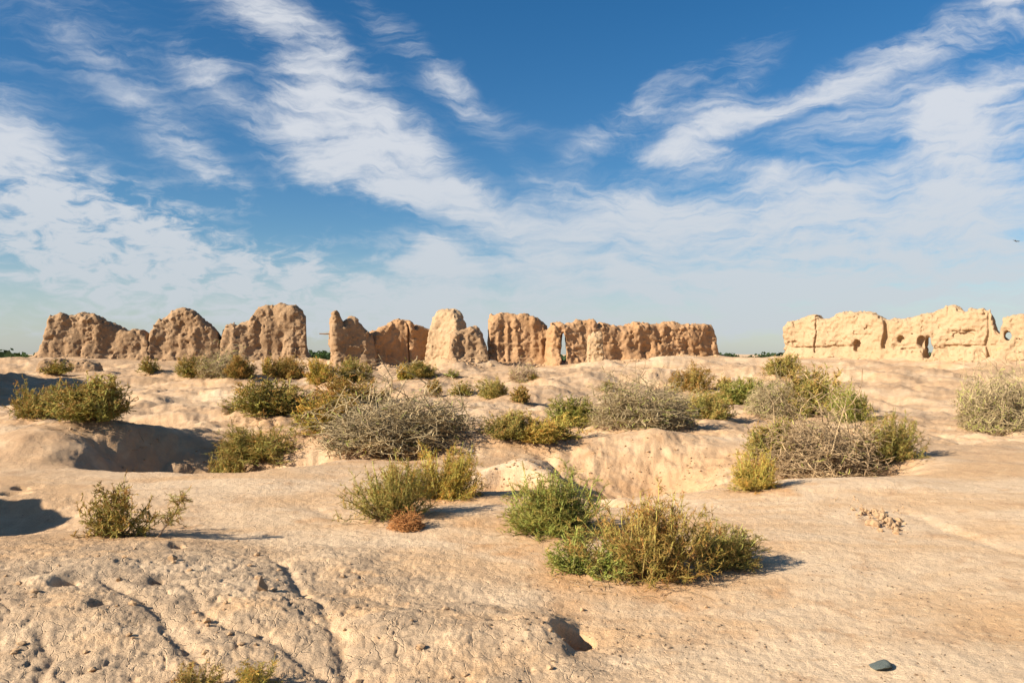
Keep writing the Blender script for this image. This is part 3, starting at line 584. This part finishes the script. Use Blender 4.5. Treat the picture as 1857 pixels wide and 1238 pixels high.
def dry_mesh(seed, n=420, K=8, tw=.0042, green=.0):
    g = np.random.default_rng(seed); lobes = 6
    lob = np.stack([g.uniform(-.34, .34, lobes), g.uniform(-.28, .28, lobes), np.zeros(lobes)], 1); hh = g.uniform(.45, .78, lobes)
    w = g.integers(0, lobes, n); cur = [lob[w]*.6+np.stack([g.normal(0, .06, n), g.normal(0, .06, n), np.zeros(n)-.01], 1)]
    th = g.uniform(0, 2*math.pi, n); v = np.stack([np.cos(th)*g.uniform(.2, 1, n), np.sin(th)*g.uniform(.2, 1, n), g.uniform(.5, 1.6, n)*hh[w]/.6], 1); v = unit(v); L = g.uniform(.40, .85, n)/K*hh[w]/.55
    for k in range(K):
        v = unit(v+g.normal(0, .28, v.shape)+np.array([0, 0, -.13])); nx = cur[-1]+v*L[:, None]
        ce = lob[w]; rad = np.hypot(nx[:, 0], nx[:, 1]); nx[:, :2] *= (.56*np.tanh(rad/.56)/(rad+1e-6))[:, None]; nx[:, 2] = np.maximum(nx[:, 2], .01); cur.append(nx)
    for k in range(1, K+1):
        rd = np.hypot(cur[k][:, 0], cur[k][:, 1]); e_ = np.clip((rd-.22)/.32, 0, 1); cur[k] = cur[k]*np.array([1, 1, 1.])-np.stack([0*rd, 0*rd, e_*(.10+.45*cur[k][:, 2])], 1)
    cur = np.stack(cur, 1); ts = np.linspace(1, .35, K+1); r = tw*1.5*ts[None, :]*g.uniform(.6, 1.3, (n, 1))
    tone = g.uniform(.6, 1.25, n)[:, None]; mixc = g.random(n)[:, None]; c = (GREY*(1-mixc*.6)+STRAW*mixc*.6)*tone; cs = np.repeat(c, K, 0)
    a = prisms(cur[:, :-1].reshape(-1, 3), cur[:, 1:].reshape(-1, 3), r[:, :-1].ravel(), r[:, 1:].ravel(), cs, cs)
    i = np.repeat(np.arange(n), 12); k = g.integers(1, K, len(i)); f = g.random(len(i))[:, None]; p = cur[i, k]*(1-f)+cur[i, k+1]*f
    d = unit(unit(g.normal(0, 1, p.shape))+.4*unit(cur[i, k+1]-cur[i, k])); l = g.uniform(.03, .11, len(i))[:, None]; m = p+d*l*.5; e = m+unit(d+g.normal(0, .5, d.shape))*l*.5
    ci = c[i]*g.uniform(.75, 1.2, (len(i), 1)); gm = (g.random(len(i)) < green)[:, None]; ci = np.where(gm, GREEN*1.2, ci); o = np.full(len(i), tw)
    b = prisms(np.concatenate([p, m]), np.concatenate([m, e]), np.concatenate([o*.85, o*.7]), np.concatenate([o*.7, o*.4]), np.concatenate([ci, ci]), np.concatenate([ci, ci]))
    b[0][:, 2] = np.maximum(b[0][:, 2], -.15)
    return mesh_np('branches', a[0], a[1], 4, M_WOOD, False, a[2]), mesh_np('twigs', b[0], b[1], 4, M_WOOD, False, b[2])
PROTO = {}
for k in range(3): PROTO['near%d' % k] = shrub_mesh(100+k, 170, 14, 9, .30, .0022, 7)
for k in range(2): PROTO['loose%d' % k] = shrub_mesh(140+k, 70, 11, 7, .22, .0038, 5)
for k in range(4): PROTO['far%d' % k] = shrub_mesh(200+k, 170, 14, 6, .30, .0042, 7)
for k in range(2): PROTO['tiny%d' % k] = shrub_mesh(300+k, 60, 9, 4, .30, .010, 3)
for k in range(3): PROTO['dry%d' % k] = dry_mesh(400+k, 620, 8, .0030, (.04, .10, .16)[k])
PROTO['tumble0'] = dry_mesh(450, 260, 9, .0060)
EXT = {}
for k_, (a_, b_) in PROTO.items():
    v_ = np.zeros(len(b_.vertices)*3, np.float32); b_.vertices.foreach_get('co', v_); v_ = v_.reshape(-1, 3); EXT[k_] = (2*np.percentile(np.hypot(v_[:, 0], v_[:, 1]), 93), np.percentile(v_[:, 2], 98.5))
TINT = {'n': (1.15, 1.2, 1.1), 'y': (1.35, 1.32, .95), 'd': (1.12, 1.18, 1.05), 'r': (1.1, .98, .85), 'g': (.92, 1.12, .85), 'p': (1.45, 1.4, 1.5), 'o': (1.35, .86, .50), 's': (1.12, 1.08, 1.0)}
GRP = 'desert shrubs scattered over the clay ground'
def bush(kind, px, py, w, h, tint, label, d=None, name='camelthorn_bush', rz=None, back=.22, cat='bush'):
    dd = ray(px, py) if d is None else d
    W = w*dd/F; Hh = h*dd/F; yc = dd+W*back; x = px2w(px, dd); z = min(zat(x, yc), zat(x, dd+.1*W)+.03)
    zt = EYE-(py-h-HY)/F*yc                          # crown top seen on the photo's row
    Hh = min(max(.6*Hh, zt-z), 1.35*Hh if d is None else 9.)
    o = bpy.data.objects.new(name, None); COL.objects.link(o); o.location = (x, yc, z-.01); o.empty_display_size = .1
    rr = random.Random(int(px*7+py)); o.rotation_euler = (0, 0, rr.uniform(0, 6.28) if rz is None else rz)
    top = .78 if kind[:3] in ('dry', 'tum') else .86
    o.scale = (W/.98, W/.98, Hh/top)
    tag(o, label, cat, GRP); a, b = PROTO[kind]; ex = EXT[kind]; o.scale = (W/ex[0], W/ex[0], Hh/ex[1])
    for me in (a, b):
        c = link(me.name.split('.')[0], me, o); t = TINT[tint]; c.color = (*t, 1)
    return o
for r in BUSHES:
    if r[6]: bush(*r[:7], d=r[7] if len(r) > 7 else None)
for r in DRY: bush(*r, name='dry_thorn_bush')
bush('tumble0', 735, 963, 66, 36, 'o', 'ball of dry orange weed at the foot of the rust-tipped bush', name='dry_weed', cat='weed')
# the leaning sapling
def sapling():
    g = np.random.default_rng(5); d = ray(285, 973); s = d/F
    root = bpy.data.objects.new('leaning_sapling', None); COL.objects.link(root); x = px2w(285, d); root.location = (x, d, zat(x, d)-.01)
    tag(root, 'thin leaning sapling with sparse reddish twigs beside the loose grey-green bush', 'sapling', GRP)
    pts = np.array([(0, 0, 0), (10, 0, 14), (22, 1, 30), (32, 2, 46), (40, 2, 62), (46, 3, 80)], float)*s
    link('trunk', tube_mesh('trunk', [(pts[k], pts[k+1], .011-.0015*k, .0095-.0015*k) for k in range(5)], M_TIMBER), root)
    n = 46; t = g.uniform(1.4, 5, n); k = np.minimum(t.astype(int), 4); f = (t-k)[:, None]; p = pts[k]*(1-f)+pts[k+1]*f
    dr = unit(unit(g.normal(0, 1, (n, 3)))+np.array([.25, 0, .35])); e = p+dr*(g.uniform(12, 34, n)*s)[:, None]
    j = np.repeat(np.arange(n), 16); u = g.uniform(.15, 1, len(j))[:, None]; q = p[j]+(e[j]-p[j])*u; q2 = q+unit(g.normal(0, 1, q.shape)+dr[j]*.6)*(g.uniform(3, 10, len(j))*s)[:, None]
    cc = np.where(g.random((len(j), 1)) < .5, RUST*1.1, YEL); c0 = np.tile(GREEN*1.3, (n, 1))
    m = prisms(np.concatenate([p, q]), np.concatenate([e, q2]), np.r_[np.full(n, .0035), np.full(len(j), .003)], np.r_[np.full(n, .002), np.full(len(j), .0014)], np.concatenate([c0, cc]), np.concatenate([c0, cc]))
    link('twigs', mesh_np('twigs', m[0], m[1], 4, M_LEAF, False, m[2]), root)
sapling()

# ------------------------------------------------------------------ stones, clods, pebbles
ICO_V = None
def rock_mesh(name, seed, mat, sub=2, jag=.35, flat_=False):
    import bmesh
    bm = bmesh.new(); bmesh.ops.create_icosphere(bm, subdivisions=sub, radius=1.); g = random.Random(seed); pl = [(Vector((g.gauss(0, 1), g.gauss(0, 1), g.gauss(0, 1))).normalized(), g.uniform(.45, .8)) for _ in range(8)]
    for v in bm.verts:
        for n, dd in pl:
            e = v.co.dot(n)-dd
            if e > 0: v.co -= n*e
        v.co *= 1+jag*.3*(g.random()-.5)
    me = bpy.data.meshes.new(name); bm.to_mesh(me); bm.free(); me.materials.append(mat); return me
def stone(px, py, w, h, mat, seed, label, name='stone', lean=0., dep=.8):
    d = ray(px, py); x = px2w(px, d); W = w*d/F; Hh = h*d/F; me = rock_mesh(name, seed, mat, 3, .15)
    if h > w:                                       # upright stone: taper to a blunt point
        for v in me.vertices:
            k = 1-.42*max(0, v.co.z+.2); v.co.x *= k; v.co.y *= k
    o = link(name, me, None, (x, d+W*.3, zat(x, d+W*.3)+Hh*.36)); o.scale = (W*.68, W*.62*dep, Hh*.66); o.rotation_euler = (0, lean, .4)
    return tag(o, label, 'stone')
stone(471, 1071, 22, 28, M_STONE, 12, 'upright tan stone casting a sharp shadow on the cracked slope', lean=R(6))
stone(1601, 1217, 31, 17, M_DARKSTONE, 21, 'flat dark grey-green stone lying on smooth clay', dep=1.)
stone(742, 796, 13, 11, M_STONE, 5, 'small pale stone perched on the mound beside the biggest grey tangle')
stone(312, 1016, 14, 9, M_CLOD, 15, 'tan clod lying in the mouth of a small burrow')
def rubble():
    g = random.Random(4); d0 = ray(1590, 950); x0 = px2w(1590, d0); root = bpy.data.objects.new('rubble_pile', None); COL.objects.link(root); root.location = (x0, d0, zat(x0, d0))
    tag(root, 'small pile of broken clay clods on the smooth slope', 'rubble'); ms = [rock_mesh('clod', 30+k, M_CLOD, 2, .3) for k in range(5)]
    for k in range(120):
        a = g.gauss(0, 1); b = g.gauss(0, 1); px = 1590+a*26+b*10; py = 945+a*7+b*11
        if k > 95: px = 1590+g.uniform(-95, 60); py = 930+(px-1590)*.22+g.gauss(0, 7)
        d = EYE*F/(py-HY)*d0/(EYE*F/(950-HY)); x = px2w(px, d); s = (.012+.045*g.random()**2.2 if k < 95 else g.uniform(.010, .022)); dist = math.hypot(a, b); lift = max(0, .07-.045*dist) if k < 95 else 0
        o = link('clod', ms[k % 5], root); o.location = (x-x0, d-d0, zat(x, d)-root.location.z+s*.25+lift); o.scale = (s, s*g.uniform(.7, 1.1), s*g.uniform(.55, .9)); o.rotation_euler = (g.uniform(0, 6), g.uniform(0, 6), g.uniform(0, 6))
rubble()
def pebbles(name, label, n, fn, mat, smin, smax, seed):
    g = np.random.default_rng(seed); b = rock_mesh('p', seed, mat, 1, .5); bv = np.array([v.co[:] for v in b.vertices]); bf = np.array([p.vertices[:] for p in b.polygons])
    x, y = fn(g, n); z = hfun(x, y); s = smin+(smax-smin)*g.random(n)**3; an = g.uniform(0, 6.28, n); q = bv[None]*np.stack([s*g.uniform(.7, 1.4, n), s*g.uniform(.6, 1.1, n), s*g.uniform(.35, .7, n)], 1)[:, None]
    X = q[..., 0]*np.cos(an)[:, None]-q[..., 1]*np.sin(an)[:, None]+x[:, None]; Y = q[..., 0]*np.sin(an)[:, None]+q[..., 1]*np.cos(an)[:, None]+y[:, None]; Z = q[..., 2]+(z+s*.2)[:, None]
    V = np.stack([X, Y, Z], -1).reshape(-1, 3); Fq = (bf[None]+np.arange(n)[:, None, None]*len(bv)).reshape(-1, 3)
    return tag(link(name, mesh_np(name, V, Fq, 3, mat)), label, 'pebbles', kind='stuff')
def around_hole(g, n):
    c = flat(1042, 1148); r = .16+np.abs(g.normal(0, .42, n)); a = g.uniform(0, 6.28, n); return c[0]+r*np.cos(a)*1.3+.25*(g.random(n)-.3), c[1]+r*np.sin(a)*.9
def scattered(g, n):
    d = 1/g.uniform(1/22., 1/4.3, n); u = g.uniform(-.68, .68, n); x = u*d; keep = fb2(x, d, .9, 3, .6, 4.)+.25*(x > 0) > .05; return np.where(keep, x, g.uniform(0, 4, n)), np.where(keep, d, g.uniform(4.4, 7, n))
pebbles('pebbles', 'dark pebbles strewn around the burrow hole', 260, around_hole, M_PEBBLE, .004, .02, 11)
pebbles('pebbles', 'small dark pebbles scattered over the open clay', 2200, scattered, M_PEBBLE, .003, .014, 12)
def crumbs(g, n):
    c = [(2.4, 15.3, 1.2, .5), (1.6, 36.3, 1.5, .6), (-4.0, 16.4, 1.3, .4), (-7.6, 15.4, .8, .7), (.3, 12.6, .6, .3), (3.2, 14.6, .8, .6), (9, 38.5, 4, .5), (-2., 5.4, 1.5, .8), (-3.5, 5.6, 1.2, .8)]
    k = g.integers(0, len(c), n); c = np.array(c)[k]; return c[:, 0]+g.normal(0, 1, n)*c[:, 2], c[:, 1]+g.normal(0, 1, n)*c[:, 3]
def wall_feet(g, n):
    k = g.integers(0, len(WSEG), n); A = np.array([w[0] for w in WSEG])[k]; B = np.array([w[1] for w in WSEG])[k]; t = g.random(n)[:, None]; p = A+(B-A)*t; off = -(.7+np.abs(g.normal(0, .7, n)))
    return p[:, 0]+g.normal(0, .2, n), p[:, 1]+off
pebbles('fallen_clods', 'clods of fallen mudbrick along the feet of the ruins', 1500, wall_feet, M_CLOD, .02, .19, 17)
pebbles('clay_crumbs', 'crumbs of broken clay on the pit banks', 1600, crumbs, M_CLOD, .006, .045, 13)

def litter():
    g = np.random.default_rng(21); P = []; 
    for (sx, sy, sw) in SPOTS:
        n = int(90*min(sw, 2.5)); r = sw*.5*(.3+1.0*g.random(n)**.8); a = g.uniform(0, 6.28, n); P.append(np.stack([sx+r*np.cos(a), sy+r*np.sin(a), np.full(n, min(1.6, .6+sy/18))], 1))
    P = np.vstack(P); z = hfun(P[:, 0], P[:, 1]); n = len(P); p0 = np.stack([P[:, 0], P[:, 1], z+.006], 1); a = g.uniform(0, 6.28, n); L = g.uniform(.03, .13, n)*P[:, 2]
    p1 = p0+np.stack([np.cos(a)*L, np.sin(a)*L, g.uniform(-.004, .03, n)], 1); p1[:, 2] = np.maximum(p1[:, 2], hfun(p1[:, 0], p1[:, 1])+.003); c = np.where(g.random((n, 1)) < .5, STRAW, RUST*.8)*g.uniform(.6, 1.1, (n, 1))
    m = prisms(p0, p1, .0030*P[:, 2], .0018*P[:, 2], c, c); tag(link('twig_litter', mesh_np('twig_litter', m[0], m[1], 4, M_WOOD, False, m[2])), 'fallen twigs lying around the feet of the bushes', 'litter', kind='stuff')
litter()
# ------------------------------------------------------------------ trees on the plain beyond
def leaf_cloud(g, c, r, n, size):
    d = unit(g.normal(0, 1, (n, 3)))*(g.random((n, 1))**.45); lump = 1+.35*vn3(d[:, 0]*2.5+c[0], d[:, 1]*2.5, d[:, 2]*2.5+c[1])[:, None]*2
    p = c+d*r*lump; a = unit(g.normal(0, 1, (n, 3))); b = unit(np.cross(a, g.normal(0, 1, (n, 3)))); s = size*g.uniform(.6, 1.3, (n, 1))
    return np.stack([p-a*s, p-b*s*.7, p+a*s, p+b*s*.7], 1).reshape(-1, 3), np.repeat(np.array([[.045, .070, .028]])*g.uniform(.6, 1.5, (n, 1)), 4, 0)
def far_wood():
    g = np.random.default_rng(9); V = []; C = []
    for k in range(620):
        d = g.uniform(190, 620); x = g.uniform(-.85, .85)*d; h = (1.15 if x/d < -.55 else 1.)*g.uniform(4.8, 6.8)*(.85+.3*(fb2(np.array([x]), np.array([d]), .02, 2)[0]+.3)); z = zat(x, d)
        v, c = leaf_cloud(g, np.array([x, d, z+h*.5]), np.array([h*.75, h*.7, h*.5]), 80, h*.17); V.append(v); C.append(c)
    V = np.vstack(V); tag(link('far_wood', mesh_np('far_wood', V, np.arange(len(V)).reshape(-1, 4), 4, M_LEAF, False, np.vstack(C))), 'dark belt of trees along the horizon beyond the ruins', 'wood', kind='stuff')
far_wood()
def tree(px, d, top, w, label, col=(1.5, 1.6, 1.1)):
    g = np.random.default_rng(int(px)); x = px2w(px, d); z = zat(x, d); zt = EYE-(top-HY)/F*d; h = zt-z; r = w*d/F/2
    root = bpy.data.objects.new('leafy_tree', None); COL.objects.link(root); root.location = (x, d, z); tag(root, label, 'tree', 'trees beyond the ruins')
    sg = [((0, 0, -.1), (.05, 0, h*.45), .12, .08)]+[((.05, 0, h*(.25+.05*k)), (r*.6*math.cos(k*1.3), r*.6*math.sin(k*1.3), h*(.55+.06*k)), .06, .025) for k in range(5)]
    link('trunk', tube_mesh('trunk', sg, M_TIMBER), root)
    V = []; C = []
    for k in range(9):
        v, c = leaf_cloud(g, np.array([g.uniform(-.6, .6)*r, g.uniform(-.6, .6)*r, h*g.uniform(.4, .78)]), np.array([r*.5, r*.5, h*.24]), 240, h*.035); V.append(v); C.append(c*np.array(col))
    V = np.vstack(V); link('crown', mesh_np('crown', V, np.arange(len(V)).reshape(-1, 4), 4, M_LEAF, False, np.vstack(C)), root)
tree(579, 84, 637, 26, 'bright green tree showing in the gap beside the finger-like wall stump')
tree(48, 95, 640, 34, 'bright green tree beyond the outer foot of the broad rounded ruin')
tree(1306, 100, 640, 26, 'small green tree just past the end of the long level wall')
# the bird
def bird():
    d = 60.; c = (px2w(1842, d), d, EYE-(437-HY)/F*d); root = bpy.data.objects.new('bird', None); COL.objects.link(root); root.location = c; root.rotation_euler = (R(20), R(35), R(30))
    tag(root, 'tiny dark bird flying high above the sunlit wall', 'bird')
    def lens(L, w, t, name, off=(0, 0, 0), bend=0.):
        V = []; Fq = []; n = 8
        for i in range(n+1):
            s = i/n; r = math.sin(math.pi*min(max(s, .04), .96))**.7
            for k in range(6):
                a = k*math.pi/3; V.append((off[0]+(s-.5)*L, off[1]+w*r*math.cos(a), off[2]+t*r*math.sin(a)+bend*(s*s)))
        for i in range(n):
            for k in range(6): Fq.append((i*6+k, i*6+(k+1) % 6, i*6+6+(k+1) % 6, i*6+6+k))
        return mesh_np(name, V, Fq, 4, M_BIRD, True)
    link('body', lens(.26, .035, .035, 'body'), root)
    for s in (1, -1):
        w = link('wing', lens(.30, .055, .010, 'wing', (.15, 0, 0), .05), root); w.rotation_euler = (0, 0, s*R(90)); w.location = (.02, 0, .01)
bird()
